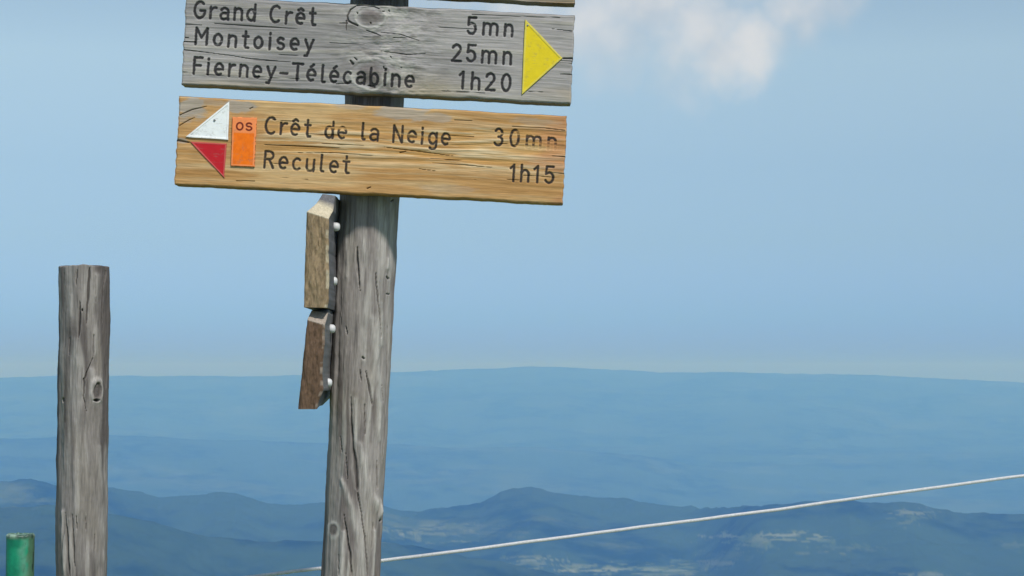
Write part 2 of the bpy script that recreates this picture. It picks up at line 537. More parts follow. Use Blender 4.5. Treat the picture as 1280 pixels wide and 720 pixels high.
def board(name, corners, step, thick, fn, label=None, Yf=BOARD_Y):
    """corners: (left, top, right, bottom) in local u,v. fn(U,V) -> height (m, + towards viewer), colour"""
    u0, v1, u1, v0 = corners
    nx = int(round((u1 - u0) / step)) + 1
    nz = int(round((v1 - v0) / step)) + 1
    us = np.linspace(u0, u1, nx)
    vs = np.linspace(v0, v1, nz)
    U, V = np.meshgrid(us, vs, indexing='ij')
    h, col = fn(U, V, step)
    # ragged, softly rounded arrises
    de = np.minimum(np.minimum(U - u0, u1 - U), np.minimum(V - v0, v1 - V))
    nb = fbm(U * 90, V * 90, 2, 3)
    rr = 0.0022 + 0.0022 * nb
    h = h - 0.0022 * (1 - np.clip(de / rr, 0, 1)) ** 2
    edge_n = (fbm(U * 16, V * 0 + 5, 4, 5, .6) - .5) * 0.0052
    edge_n2 = (fbm(U * 16, V * 0 + 9, 5, 5, .6) - .5) * 0.0052
    tv = (V - v0) / (v1 - v0)
    side_n = (fbm(V * 120, U * 0 + 2, 6, 4) - .5) * 0.0040
    tu = (U - u0) / (u1 - u0)
    Vd = V + edge_n * sstep(.06, 0, tv) - edge_n2 * sstep(.94, 1, tv)
    Ud = U + side_n * (sstep(.01, 0, tu) + sstep(.99, 1, tu))
    yl = (Yf - POST_Y)
    P = np.stack([Ud, yl - h, Vd], -1).reshape(-1, 3)
    quads = grid_quads(nx, nz)
    idx = np.arange(nx * nz).reshape(nx, nz)
    loop = np.concatenate([idx[:, 0], idx[-1, 1:], idx[-2::-1, -1], idx[0, -2:0:-1]])
    nl = len(loop)
    Vs = [P]
    Cs = [col.reshape(-1, 3)]
    prev = loop
    off = nx * nz
    Q = [quads]
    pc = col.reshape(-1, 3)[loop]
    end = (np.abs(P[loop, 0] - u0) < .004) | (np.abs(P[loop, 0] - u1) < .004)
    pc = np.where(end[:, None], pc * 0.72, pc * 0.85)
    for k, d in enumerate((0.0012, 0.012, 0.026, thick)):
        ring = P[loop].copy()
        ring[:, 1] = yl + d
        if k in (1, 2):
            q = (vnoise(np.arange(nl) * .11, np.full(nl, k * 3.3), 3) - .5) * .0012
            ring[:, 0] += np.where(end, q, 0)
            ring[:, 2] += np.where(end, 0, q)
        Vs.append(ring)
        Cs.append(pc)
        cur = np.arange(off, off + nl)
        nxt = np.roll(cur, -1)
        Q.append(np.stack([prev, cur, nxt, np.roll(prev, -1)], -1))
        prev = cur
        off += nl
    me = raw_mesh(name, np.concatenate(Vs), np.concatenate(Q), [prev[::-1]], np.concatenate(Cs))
    o = link(name, me, M_board, sp_root)
    if label:
        o['label'] = label
    return o


def uv(px, py, Y=BOARD_Y):
    q = lp(px, py, Y)
    return (q.x, q.z)


def rect_from(lt, lb, rt, rb, Y=BOARD_Y):
    a, b, c, d = uv(*lt, Y), uv(*lb, Y), uv(*rt, Y), uv(*rb, Y)
    return ((a[0] + b[0]) / 2, (a[1] + c[1]) / 2, (c[0] + d[0]) / 2, (b[1] + d[1]) / 2)


PXM = BOARD_Y / F          # one photo pixel on the boards in metres


def cracks_field(U, V, cr):
    D = np.full(U.shape, 9.0)
    for pts, ws in cr:
        p = [uv(*q) for q in pts]
        D = np.minimum(D, seg_dist(U, V, p, [w * PXM * .5 for w in ws]))
    return D


# ---- grey board: Grand Cret / Montoisey / Fierney-Telecabine
def grey_board(U, V, step):
    rnd = random.Random(3)
    k1 = uv(463, 21)
    k2 = uv(462, 93)
    gv = V.copy()
    # grain flows round the two knots
    for (c, r, s) in ((k1, .034, .55), (k2, .034, .5)):
        dx, dy = U - c[0], V - c[1]
        rr = np.hypot(dx * .8, dy)
        gv = gv - dy * s * np.exp(-(rr / r) ** 2 * .7)
    gv = gv + (fbm(U * 3, V * 6, 1, 3) - .5) * .02
    w = fbm(U * 5, V * 10, 5, 3)
    grain = fbm(U * 9, gv * 420, 2, 3, .6)
    grain2 = fbm(U * 5, gv * 130, 6, 3)
    ridge = fbm(U * 22, gv * 230, 9, 2)
    swirl = np.exp(-(((U - k1[0] - .02) / .075) ** 2)) * sstep(0.0, .3, fbm(U * 30, V * 30, 3, 3))
    h = (grain - .5) * .0007 + (grain2 - .5) * .0016 + (ridge - .5) * .0004
    lump = fbm(U * 26, gv * 60, 12, 4)
    zone = np.exp(-(((U - k1[0] - .035) / .085) ** 2))
    h = h + (lump - .5) * .0095 * zone
    base = lerp(lerp(np.broadcast_to(srgb(168, 163, 159), U.shape + (3,)), srgb(148, 144, 141), sstep(.35, .65, w)), srgb(176, 170, 158), sstep(.52, .72, grain2) * .7)
    base = lerp(base, srgb(118, 112, 107), sstep(.52, .68, fbm(U * 34, gv * 62, 4, 4)) * zone * .7)
    base = lerp(base, srgb(188, 184, 175), sstep(.55, .68, fbm(U * 40 + 3, gv * 80, 9, 4)) * zone * .7)
    low = sstep(uv(0, 0)[1] * 0 + (uv(460, 75)[1]), uv(460, 118)[1], V)
    warm = sstep(.4, .7, fbm(U * 7, V * 30, 8, 3)) * low
    base = lerp(base, srgb(181, 166, 142), warm * .75)
    base = lerp(base, srgb(168, 150, 118), sstep(uv(480, 0)[0], uv(540, 0)[0], U) * sstep(uv(600, 0)[0], uv(545, 0)[0], U) * low * .6)
    base = lerp(base, srgb(112, 108, 104), sstep(.58, .74, grain) * .3)
    # knots
    for (c, ra, rb) in ((k1, .021, .0155), (k2, .027, .022)):
        q = np.hypot((U - c[0]) / ra, (V - c[1]) / rb) + (fbm(U * 70, V * 70, 7, 3) - .5) * .35
        h = h + .0022 * np.exp(-((q - .0) / .8) ** 2) + .0012 * np.exp(-((q - 1.25) / .14) ** 2)
        base = lerp(base, srgb(118, 110, 106), sstep(1.05, .6, q) * .85)
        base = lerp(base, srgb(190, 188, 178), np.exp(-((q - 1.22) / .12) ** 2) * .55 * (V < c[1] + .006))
    cr = [([(446, 7), (438, 12), (434, 20), (435, 26), (440, 29), (447, 32)], [1, 2.2, 2.2, 3, 2.8, 2.6]),
          ([(446, 7), (453, 7), (467, 8), (474, 11)], [2, 1.6, 1.6, 1.4]), ([(433, 26), (432.5, 38)], [2, .6]), ([(424, 29), (434, 29)], [.6, 2]),
          ([(478, 14), (480, 14)], [1.6, 1.6]), ([(486, 13), (486.5, 14)], [1.8, 1.6]), ([(446.5, 16), (447, 17)], [1.8, 1.5]), ([(463, 28.5), (463.5, 29)], [2, 2]),
          ([(438, 76), (441, 80)], [2.5, 4]), ([(443, 72), (446, 75)], [1, 2]), ([(488, 71), (489, 72)], [1.4, 1.4]), ([(501, 84.5), (502, 85)], [1.2, 1.2]),
          ([(460, 107), (468, 109)], [1.5, 3]), ([(479.5, 84), (480, 86)], [2, 1.4]),
          ([(231, 30), (252, 31.5)], [1.2, .6]), ([(268, 29.5), (300, 31.5), (340, 34), (371, 36)], [.6, 1.5, 1.3, .5]), ([(231, 46.8), (236, 47.2)], [1.4, .8]),
          ([(229, 52), (244, 52.5)], [1.2, 1.6]), ([(228, 62), (262, 66), (292, 70), (310, 73), (356, 77)], [1.2, .8, .6, 1.2, .3]),
          ([(228, 90), (240, 90.5)], [.8, .3]), ([(474, 40), (500, 43), (524, 51)], [.4, 1, .5]), ([(476, 64), (508, 68), (532, 67)], [.3, 1.2, .6]),
          ([(458, 38), (470, 42), (476, 45)], [1, 1.6, .6]), ([(492, 47), (512, 47.5)], [1, .4]),
          ([(704, 73), (716, 73)], [2.0, 2.4]), ([(700, 92.5), (715, 93)], [.6, 1.2]), ([(690, 36), (716, 39)], [.3, .9]),
          ([(590, 18), (640, 20), (700, 22)], [.8, .6, .4]), ([(420, 105), (440, 104)], [.8, .6])]
    for k in range(12):
        x0 = rnd.uniform(232, 690)
        y0 = 12 + (x0 - 232) * .05 + rnd.uniform(0, 92)
        ln = rnd.uniform(14, 70)
        cr.append(([(x0, y0), (x0 + ln * .5, y0 + ln * .03 + rnd.uniform(-.6, .6)), (x0 + ln, y0 + ln * .055)], [.15, rnd.uniform(.4, .8), .15]))
    D = cracks_field(U, V, cr)
    c = sstep(1.3, .35, D)
    h = h - .0030 * c
    base = lerp(base, srgb(54, 48, 44), c * .8)
    lines = [('Grand Crêt', (241.5, 21.8), (394, 31.2), 20.5, 1), ('Montoisey', (242.5, 55.5), (391, 64.5), 20.5, 1), ('Fierney-Télécabine', (240.5, 92), (517, 109.3), 20.5, 1),
             ('5mn', (583.5, 41.8), (641, 45.4), 20.5, 1), ('25mn', (564, 75.5), (639, 80), 20.5, 1), ('1h20', (573.5, 110.2), (638, 114), 20.8, 1)]
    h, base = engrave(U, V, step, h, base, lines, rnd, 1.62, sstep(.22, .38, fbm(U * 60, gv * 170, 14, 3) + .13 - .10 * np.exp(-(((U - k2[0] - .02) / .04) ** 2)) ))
    return h, base


def engrave(U, V, step, h, base, lines, rnd, half, keep):
    strokes = []
    for (txt, a, b, cap, _) in lines:
        strokes += layout(txt, uv(*a), uv(*b), cap * PXM, rnd)
    D = stroke_field(U, V, strokes, step) / PXM + (fbm(U * 300, V * 300, 15, 2) - .5) * .9
    gmask = sstep(half + .75, half - .55, D)
    h = h - .0016 * gmask * (0.35 + .65 * keep)
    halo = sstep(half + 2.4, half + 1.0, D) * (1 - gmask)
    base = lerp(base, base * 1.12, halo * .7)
    paint = gmask * (0.12 + .88 * keep)
    base = lerp(base, srgb(40, 39, 41), paint * .95)
    return h, base


# ---- orange-brown board: Cret de la Neige / Reculet
def tan_board(U, V, step):
    rnd = random.Random(5)
    gv = V + (fbm(U * 2.2, V * 5, 1, 3) - .5) * .016 + U * .002
    gv = gv + .006 * np.exp(-((U - uv(560, 0)[0]) / .1) ** 2) * np.sin(V * 60)
    grain = fbm(U * 7, gv * 380, 2, 3, .6)
    broad = fbm(U * 3.2, gv * 75, 6, 3)
    ridge = fbm(U * 9, gv * 160, 9, 3)
    # rough raised streaks in the band between the two lines of writing, mostly right of the middle
    px0 = uv(330, 150)[0]
    band = np.exp(-((V - uv(500, 190)[1] - (U - uv(500, 190)[0]) * .0) / .024) ** 2) * sstep(uv(300, 0)[0], uv(420, 0)[0], U)
    band = band * sstep(.3, .5, fbm(U * 6, V * 22, 10, 3)) * 1.0
    band2 = np.exp(-((V - uv(400, 165)[1]) / .016) ** 2) * .8 * sstep(uv(320, 0)[0], uv(345, 0)[0], U)
    bandr = sstep(uv(520, 0)[0], uv(620, 0)[0], U) * np.exp(-((V - uv(620, 180)[1]) / .034) ** 2)
    rough = np.clip(band + band2 + bandr, 0, 1.3)
    h = (grain - .5) * .0005 + (ridge - .5) * (.0006 + .0030 * rough) + (broad - .5) * .0010
    base = lerp(lerp(np.broadcast_to(srgb(194, 151, 98), U.shape + (3,)), srgb(181, 137, 84), sstep(.4, .68, broad)), srgb(208, 174, 124), sstep(.5, .72, fbm(U * 6, gv * 40, 11, 3)) * .8)
    base = lerp(base, srgb(222, 202, 162), sstep(.60, .72, fbm(U * 12, gv * 300, 5, 3)) * np.clip(.25 + rough, 0, 1) * .7)
    base = lerp(base, srgb(214, 190, 150), np.clip(sstep(.52, .68, ridge) * rough, 0, 1) * .85)
    base = lerp(base, srgb(196, 148, 80), np.clip(sstep(.52, .36, ridge) * rough, 0, 1) * .5)
    base = lerp(base, srgb(150, 106, 60), sstep(.6, .78, grain) * .3)
    red = sstep(uv(650, 0)[0], uv(700, 0)[0], U) * sstep(.35, .6, fbm(U * 12, V * 40, 4, 3))
    base = lerp(base, srgb(190, 132, 92), red * .6)
    # silvery patches where the varnish has gone
    top = sstep(uv(224, 150)[1] - .012, uv(224, 124)[1], V - (U - uv(224, 0)[0]) * -.0)

    def patch(cx, cy, rx, ry, a):
        c = uv(cx, cy)
        q = np.hypot((U - c[0]) / (rx * PXM), (V - c[1]) / (ry * PXM)) + (fbm(U * 55, V * 150, 8, 3) - .5) * 1.0
        return a * sstep(1.15, .75, q)
    gp = np.zeros_like(U)
    for a in ((238, 135, 22, 14, .9), (300, 133, 22, 8, .85), (265, 128, 20, 5, .4), (505, 141, 34, 9, .75), (545, 146, 22, 6, .6), (440, 133, 20, 4, .5), (670, 152, 30, 5, .35), (228, 176, 9, 4, .7), (232, 150, 10, 4, .5), (560, 236, 40, 5, .25)):
        gp = np.maximum(gp, patch(*a))
    base = lerp(base, srgb(172, 162, 148), gp)
    base = lerp(base, srgb(198, 172, 130), sstep(.5, .7, fbm(U * 4, gv * 90, 13, 3)) * np.exp(-((V - uv(540, 215)[1]) / .02) ** 2) * .7)
    cr = [([(220, 175), (236, 178)], [3.5, 2.0]), ([(224, 144), (240, 137), (258, 133)], [1.0, 1.6, .6]), ([(224, 157), (236, 150), (243, 147)], [1.0, 1.2, .5]), ([(459, 235.5), (463, 234)], [1.8, 1.4]), ([(500, 190.5), (507, 189.5)], [1.8, 1.4]),
          ([(295, 226), (318, 226.5)], [.5, .9]), ([(524, 211), (545, 214)], [.6, .4]), ([(312, 136), (316, 134)], [1, 1]), ([(330, 181), (360, 182), (400, 184), (430, 185)], [.4, 1.1, 1.0, .3]),
          ([(372, 191), (420, 191), (470, 195)], [.3, 1.0, .4]), ([(540, 204), (580, 206), (620, 210)], [.3, .8, .3]), ([(560, 169), (592, 171)], [.4, 1.2]), ([(690, 195), (706, 196)], [.5, 1.4]), ([(690, 216), (705, 217)], [.5, 1.2]),
          ([(640, 158), (680, 160), (706, 163)], [.3, 1.0, .8]), ([(568, 150), (590, 151)], [1.0, .5]), ([(480, 184), (530, 190), (566, 195)], [.4, 1.0, .4])]
    for k in range(11):
        x0 = rnd.uniform(330, 660) if k < 8 else rnd.uniform(224, 660)
        y0 = 124 + (x0 - 222) * .057 + (rnd.gauss(58, 22) if k < 8 else rnd.uniform(4, 100))
        ln = rnd.uniform(15, 60)
        cr.append(([(x0, y0), (x0 + ln * .5, y0 + ln * .03 + rnd.uniform(-.6, .6)), (x0 + ln, y0 + ln * .055)], [.15, rnd.uniform(.4, .85), .15]))
    D = cracks_field(U, V, cr)
    c = sstep(1.3, .35, D)
    h = h - .003 * c
    base = lerp(base, srgb(84, 58, 38), c * .7)
    lines = [('Crêt de la Neige', (330.5, 167.0), (562.5, 181.6), 20.5, 1), ('Reculet', (328.5, 209.2), (436.5, 217.0), 20.5, 1), ('30mn', (617, 181.2), (695, 186.6), 20.5, 1), ('1h15', (636.5, 226.0), (692, 229.4), 20.5, 1)]
    wornzone = sstep(uv(645, 0)[0], uv(660, 0)[0], U) * sstep(uv(640, 205)[1], uv(640, 196)[1], V)
    keep = sstep(.27, .43, ridge + .10 - .13 * wornzone - .03 * rough + .05 * sstep(uv(600, 0)[0], uv(612, 0)[0], U) * (1 - wornzone))
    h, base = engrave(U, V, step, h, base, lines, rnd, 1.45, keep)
    return h, base


def brown_board(U, V, step):
    gv = V + (fbm(U * 2.2, V * 5, 1, 3) - .5) * .02
    grain = fbm(U * 7, gv * 380, 2, 3, .6)
    broad = fbm(U * 4, gv * 75, 6, 3)
    h = (grain - .5) * .0007 + (broad - .5) * .0014
    base = lerp(lerp(np.broadcast_to(srgb(168, 142, 100), U.shape + (3,)), srgb(140, 110, 70), sstep(.4, .65, broad)), srgb(158, 150, 138), sstep(.5, .7, fbm(U * 6, V * 40, 3, 3)))
    return h, base


b_grey = board('direction_board', rect_from((232.0, -7), (227.2, 103.5), (718.5, 20.5), (713, 130.5)), .0008, .040, grey_board,
               'weathered grey board reading Grand Crêt, Montoisey, Fierney-Télécabine with yellow arrow')
b_tan = board('direction_board', rect_from((223.2, 118.3), (218.8, 229.5), (708.5, 146.3), (703.3, 255.2)), .0008, .040, tan_board,
              'orange-brown board reading Crêt de la Neige and Reculet with white and red arrow')
b_top = board('direction_board', rect_from((238, -130), (236, -22), (724, -104), (718.3, 5.5)), .0025, .040, brown_board,
              'brown board at the very top, only its lower edge in the picture')


# ---- coloured plates on the boards
def tri_plate(name, pts, thick, inset, cin, cedge, parent, label=None, groove=0.0006, lift=0.0012):
    """a thin enamelled plate: outer polygon with bevel, border and slightly sunk field"""
    P = [Vector((uv(*p)[0], 0, uv(*p)[1])) for p in pts]
    cen = sum(P, Vector()) / len(P)
    n = len(P)

    def inset_poly(d):
        out = []
        for i in range(n):
            a, b, c = P[i - 1], P[i], P[(i + 1) % n]
            e1 = (b - a).normalized()
            e2 = (c - b).normalized()
            n1 = Vector((-e1.z, 0, e1.x))
            n2 = Vector((-e2.z, 0, e2.x))
            if n1.dot(cen - b) < 0:
                n1 = -n1
            if n2.dot(cen - b) < 0:
                n2 = -n2
            k = (n1 + n2)
            k = k / max(0.25, k.dot(n1))
            out.append(b + k * d)
        return out
    y0 = BOARD_Y - POST_Y
    front = y0 - lift - thick
    rings = [(0, y0 + .001), (0, front + .0008), (.0007, front), (inset, front), (inset + .0006, front + groove)]
    bm = bmesh.new()
    lay = bm.verts.layers.float_color.new('col')
    rr = []
    sub = 10
    for k, (d, y) in enumerate(rings):
        q = inset_poly(d)
        ring = []
        for i in range(n):
            a, b = q[i], q[(i + 1) % n]
            for s in range(sub):
                p = a.lerp(b, s / sub)
                wob_ = 0.0004 * math.sin(13 * s + 7 * i) if k < 3 else 0
                v = bm.verts.new((p.x + wob_, y, p.z + wob_ * .7))
                cc = cedge * (0.45 if k == 0 else .7 if k == 1 else 1) if k < 4 else cin
                v[lay] = (cc[0], cc[1], cc[2], 1)
                ring.append(v)
        rr.append(ring)
    for k in range(len(rr) - 1):
        m = len(rr[k])
        for i in range(m):
            bm.faces.new((rr[k][i], rr[k][(i + 1) % m], rr[k + 1][(i + 1) % m], rr[k + 1][i]))
    bm.faces.new(rr[-1])
    bm.faces.new(rr[0][::-1])
    bmesh.ops.recalc_face_normals(bm, faces=bm.faces)
    me = bpy.data.meshes.new(name)
    bm.to_mesh(me)
    bm.free()
    o = link(name, me, M_plate, parent)
    if label:
        o['label'] = label
    return o


tri_plate('arrow_plate', [(656.5, 24.5), (703.0, 73), (651.8, 119.2)], .0015, .0030, srgb(232, 206, 26), srgb(226, 208, 84), b_grey, 'yellow triangle plate pointing right')
tri_plate('arrow_plate', [(286.8, 127.0), (285.4, 175.4), (232.0, 171.5)], .0018, .0030, srgb(244, 246, 243), srgb(250, 250, 247), b_tan, 'white upper half of arrow pointing left', .0008)
tri_plate('arrow_plate', [(238.0, 177.3), (283.2, 179.6), (280.4, 223.0)], .0006, .0022, srgb(196, 26, 38), srgb(204, 86, 82), b_tan, 'red lower half of arrow pointing left', .0003)


def disc_cap(name, c, r, depth, mat, parent, dome=True, axis='y', seg=16):
    """small domed cap facing the viewer (-y)"""
    bm = bmesh.new()
    rings = [(1.0, 0), (1.0, .45), (.92, .72), (.7, .92), (.38, 1.0)] if dome else [(1, 0), (1, .7), (.85, 1.0), (.5, 1.0)]
    prev = None
    for (k, d) in rings:
        ring = []
        for i in range(seg):
            a = 2 * math.pi * i / seg
            if axis == 'y':
                ring.append(bm.verts.new((c[0] + r * k * math.cos(a), c[1] - depth * d, c[2] + r * k * math.sin(a))))
            else:
                ring.append(bm.verts.new((c[0] + depth * d, c[1] + r * k * math.cos(a), c[2] + r * k * math.sin(a))))
        if prev:
            for i in range(seg):
                bm.faces.new((prev[i], prev[(i + 1) % seg], ring[(i + 1) % seg], ring[i]))
        else:
            bm.faces.new(ring[::-1])
        prev = ring
    bm.faces.new(prev)
    bmesh.ops.recalc_face_normals(bm, faces=bm.faces)
    for f in bm.faces:
        f.smooth = True
    me = bpy.data.meshes.new(name)
    bm.to_mesh(me)
    bm.free()
    return link(name, me, mat, parent)


yb = BOARD_Y - POST_Y
q = uv(268.5, 150.5)
disc_cap('screw', (q[0], yb - .0028, q[1]), .0020, .0010, M_screw, b_tan, False)
q = uv(659.5, 32)
disc_cap('screw', (q[0], yb - .0024, q[1]), .0016, .0008, M_screw, b_grey, False)


def orange_plate():
    c = [uv(290.6, 146.3), uv(321.2, 147.4), uv(318.4, 209.0), uv(288.6, 207.6)]
    step = .0005
    nu, nv_ = 84, 172
    s, t = np.meshgrid(np.linspace(0, 1, nu), np.linspace(0, 1, nv_), indexing='ij')     # t: 0 top, 1 bottom
    U = (1 - s) * (1 - t) * c[0][0] + s * (1 - t) * c[1][0] + s * t * c[2][0] + (1 - s) * t * c[3][0]
    V = (1 - s) * (1 - t) * c[0][1] + s * (1 - t) * c[1][1] + s * t * c[2][1] + (1 - s) * t * c[3][1]
    de = np.minimum(np.minimum(s * .043, (1 - s) * .043), np.minimum(t * .087, (1 - t) * .087))
    col = np.broadcast_to(srgb(250, 146, 84), U.shape + (3,)).copy()
    field = sstep(.0028, .0040, np.minimum(np.minimum(s * .043, (1 - s) * .043), (1 - t) * .087)) * sstep(.305, .335, t)
    col = lerp(col, srgb(252, 122, 4), field)
    col = lerp(col, srgb(232, 104, 4), sstep(.5, .7, fbm(U * 160, V * 110, 3, 3)) * field * .45)
    col = lerp(col, srgb(150, 90, 50), sstep(.0010, .0003, de) * sstep(.35, .6, fbm(U * 300, V * 300, 4, 2)))
    st = layout('OS', uv(295.8, 162.4), uv(315.0, 163.2), 9.0 * PXM, None, 1.65)
    D = np.full(U.shape, 1e3)
    for k in st:
        D = np.minimum(D, seg_dist(U, V, k))
    col = lerp(col, srgb(112, 30, 8), sstep(1.5, .7, D / PXM))
    y0 = BOARD_Y - POST_Y - .0030 + .0008 * np.sin(t * 3.1) * 0 + .0010 * (1 - np.clip(de / .0012, 0, 1)) ** 2
    P = np.stack([U, y0 + (fbm(U * 60, V * 60, 6, 3) - .5) * .0005, V], -1).reshape(-1, 3)
    Q = [grid_quads(nu, nv_)[:, ::-1]]
    idx = np.arange(nu * nv_).reshape(nu, nv_)
    loop = np.concatenate([idx[:, 0], idx[-1, 1:], idx[-2::-1, -1], idx[0, -2:0:-1]])
    ring = P[loop].copy()
    ring[:, 1] = BOARD_Y - POST_Y + .001
    cur = np.arange(nu * nv_, nu * nv_ + len(loop))
    Q.append(np.stack([loop, np.roll(loop, -1), np.roll(cur, -1), cur], -1))
    cc = np.concatenate([col.reshape(-1, 3), col.reshape(-1, 3)[loop] * .5])
    me = raw_mesh('route_plate', np.concatenate([P, ring]), np.concatenate(Q), [cur], cc)
    o = link('route_plate', me, M_plate, b_tan)
    o['label'] = 'orange upright plate with dark letters at its top'


orange_plate()


# ------------------------------------------------------------------ round weathered posts
def post_mesh(name, Rad, H, nA, nZ, zfn, anchor, cracks, ridges, knots, holes, seed, tone, Yc, taper=0.0, wear=(), zdense=None, toproll=0.0):
    """cylinder of radius Rad; features given at picture points turned into (angle, height) on the post.
    anchor(px, py) -> (offset from axis, height) in metres"""
    a = np.linspace(-math.pi, math.pi, nA, endpoint=False)
    z = np.asarray(zfn)
    A, Z = np.meshgrid(a, z, indexing='ij')          # A = 0 faces the viewer, + to the right
    S = A * Rad                                      # arc length
    twist = (Z - z[-1]) * 0.02
    # periodic noise round the post
    cx, cy = np.cos(A), np.sin(A)

    def ring_noise(fr, fz, sd, o=4, rough=.5):
        return 0.5 * (fbm(S * fr + twist * fr + 5, Z * fz, sd, o, rough) + fbm(np.abs(S) * fr * .9 + 31 - twist * fr, Z * fz, sd + 3, o, rough))
    low = ring_noise(14, 3.0, seed, 3) - .5
    mid = ring_noise(70, 4.0, seed + 1, 3) - .5
    fine = ring_noise(260, 9.0, seed + 2, 3, .6) - .5
    h = low * .011 + mid * .0075 + fine * .0014
    lump = fbm(S * 40 + 3, Z * 22, seed + 5, 4) - .5
    h = h + lump * .0042
    dark = tone[0]
    light = tone[1]
    pale = tone[2]
    col = lerp(np.broadcast_to(dark, A.shape + (3,)), light, sstep(.42, .56, ring_noise(45, 4.5, seed + 4, 4)))
    col = lerp(col, pale, sstep(.52, .68, ring_noise(80, 6, seed + 6, 3)) * .6)
    col = lerp(col, dark * .55, sstep(.60, .80, ring_noise(320, 12, seed + 7, 3, .6)) * .55)
    green = sstep(.55, .75, fbm(S * 30, Z * 9, seed + 8, 3))
    col = lerp(col, col * np.array([1.0, .99, .95]), green)
    mpp = Yc / F

    def sz(px, py):
        off, hz = anchor(px, py)
        k = max(-.98, min(.98, off / Rad))
        return (math.asin(k) * Rad, hz)
    for pts, ws, hh, tint in ridges:
        P = [sz(*p) for p in pts]
        D = seg_dist(S + (fbm(Z * 20, S * 10, seed, 3) - .5) * .006, Z, P, [w * mpp * .75 for w in ws])
        k = np.exp(-D ** 2)
        k = k * (0.25 + 1.1 * sstep(.3, .65, fbm(S * 130, Z * 18, seed + 11, 3)))
        h = h + hh * .8 * k
        if tint:
            col = lerp(col, pale * tint, np.clip(k * .6, 0, 1))
    kn = np.zeros_like(A)
    for (px, py, rx, ry, hh) in knots:
        s0, z0 = sz(px, py)
        q = np.hypot((S - s0) / (rx * mpp), (Z - z0) / (ry * mpp)) + (fbm(S * 120, Z * 120, 3, 3) - .5) * .3
        h = h + hh * np.exp(-(q / 1.5) ** 2) + hh * .35 * np.exp(-((q - 1.15) / .25) ** 2) - hh * .9 * sstep(.9, .6, q)
        col = lerp(col, pale * 1.12, np.exp(-((q - 1.25) / .28) ** 2) * .8)
        col = lerp(col, dark * .8, sstep(.95, .7, q) * .7)
        rg = np.abs(np.sin(q * 13))
        col = lerp(col, dark * .5, sstep(.95, .7, q) * sstep(.6, 1, rg) * .5)
    for (px, py, rx, ry) in holes:
        s0, z0 = sz(px, py)
        q = np.hypot((S - s0) / (rx * mpp), (Z - z0) / (ry * mpp)) + (fbm(S * 200, Z * 200, 5, 2) - .5) * .4
        k = sstep(1.1, .5, q)
        h = h - .006 * k
        col = lerp(col, np.array([.012, .011, .010]), k * .95)
    for pts, ws in cracks:
        P = [sz(*p) for p in pts]
        # wiggle
        PP = []
        WW = []
        for k in range(len(P) - 1):
            for t in range(5):
                f = t / 5
                PP.append((P[k][0] * (1 - f) + P[k + 1][0] * f + (vnoise(np.array(k * 5 + t * 1.0), np.array(P[k][1] * 9), seed) - .5) * .0016, P[k][1] * (1 - f) + P[k + 1][1] * f))
                WW.append(ws[k] * (1 - f) + ws[k + 1] * f)
        PP.append(P[-1])
        WW.append(ws[-1])
        WW[0] *= .2
        WW[-1] *= .15
        D = seg_dist(S, Z, PP, [w * mpp * .60 for w in WW]) + (fbm(S * 500, Z * 60, 7, 2) - .5) * .7
        k = sstep(1.35, .2, D)
        h = h - .0050 * k
        col = lerp(col, np.array([.045, .040, .037]), k * .75)
        col = lerp(col, pale, np.exp(-((D - 2.2) / .6) ** 2) * .25)
    Rr = Rad + h
    Rr = np.where(np.arange(len(z))[None, :] >= len(z) - 1, Rr - .0035, Rr)
    top_n = (fbm(A * 2.2 + 9, A * 0, seed + 9, 3) - .5) * .007
    Zt = Z + top_n * sstep(z[-1] - .03, z[-1], Z)
    V = np.stack([Rr * np.sin(A), -Rr * np.cos(A), Zt], -1)
    Q = [grid_quads(nA, len(z), 0, True)]
    P = V.reshape(-1, 3)
    idx = np.arange(nA * len(z)).reshape(nA, len(z))
    top = idx[:, -1]
    off = len(P)
    Vs = [P]
    Cs = [col.reshape(-1, 3)]
    prev = top
    for k, f in enumerate((.8, .5, .2)):
        rg = P[top].copy()
        rg[:, :2] *= f
        rg[:, 2] = z[-1] + top_n[:, 0] * f + .003 * (1 - f) + (fbm(rg[:, 0] * 90, rg[:, 1] * 90, 4, 3) - .5) * .002
        Vs.append(rg)
        Cs.append(np.broadcast_to(dark * .9, rg.shape) * (0.8 + .4 * vnoise(rg[:, 0] * 300, rg[:, 1] * 300, 2))[:, None])
        cur = np.arange(off, off + nA)
        Q.append(np.stack([prev, np.roll(prev, -1), np.roll(cur, -1), cur], -1))
        prev = cur
        off += nA
    me = raw_mesh(name, np.concatenate(Vs), np.concatenate(Q), [prev, idx[:, 0][::-1]], np.concatenate(Cs))
    return me


TONE = (srgb(116, 108, 104), srgb(151, 144, 138), srgb(180, 175, 167))

# signpost pole, in the signpost's own frame
top_z = lp(475, -150, POST_Y).z
zlow = lp(440, 740, POST_Y).z
zs = np.concatenate([np.linspace(0, zlow, 60)[:-1], np.linspace(zlow, lp(461, 235, POST_Y).z, 540), np.linspace(lp(461, 235, POST_Y).z, top_z, 90)[1:]])
Rp = 36.2 * POST_Y / F


def anchor_sign(px, py):
    q = lp(px, py, POST_Y - Rp * .8)
    return (q.x, q.z)


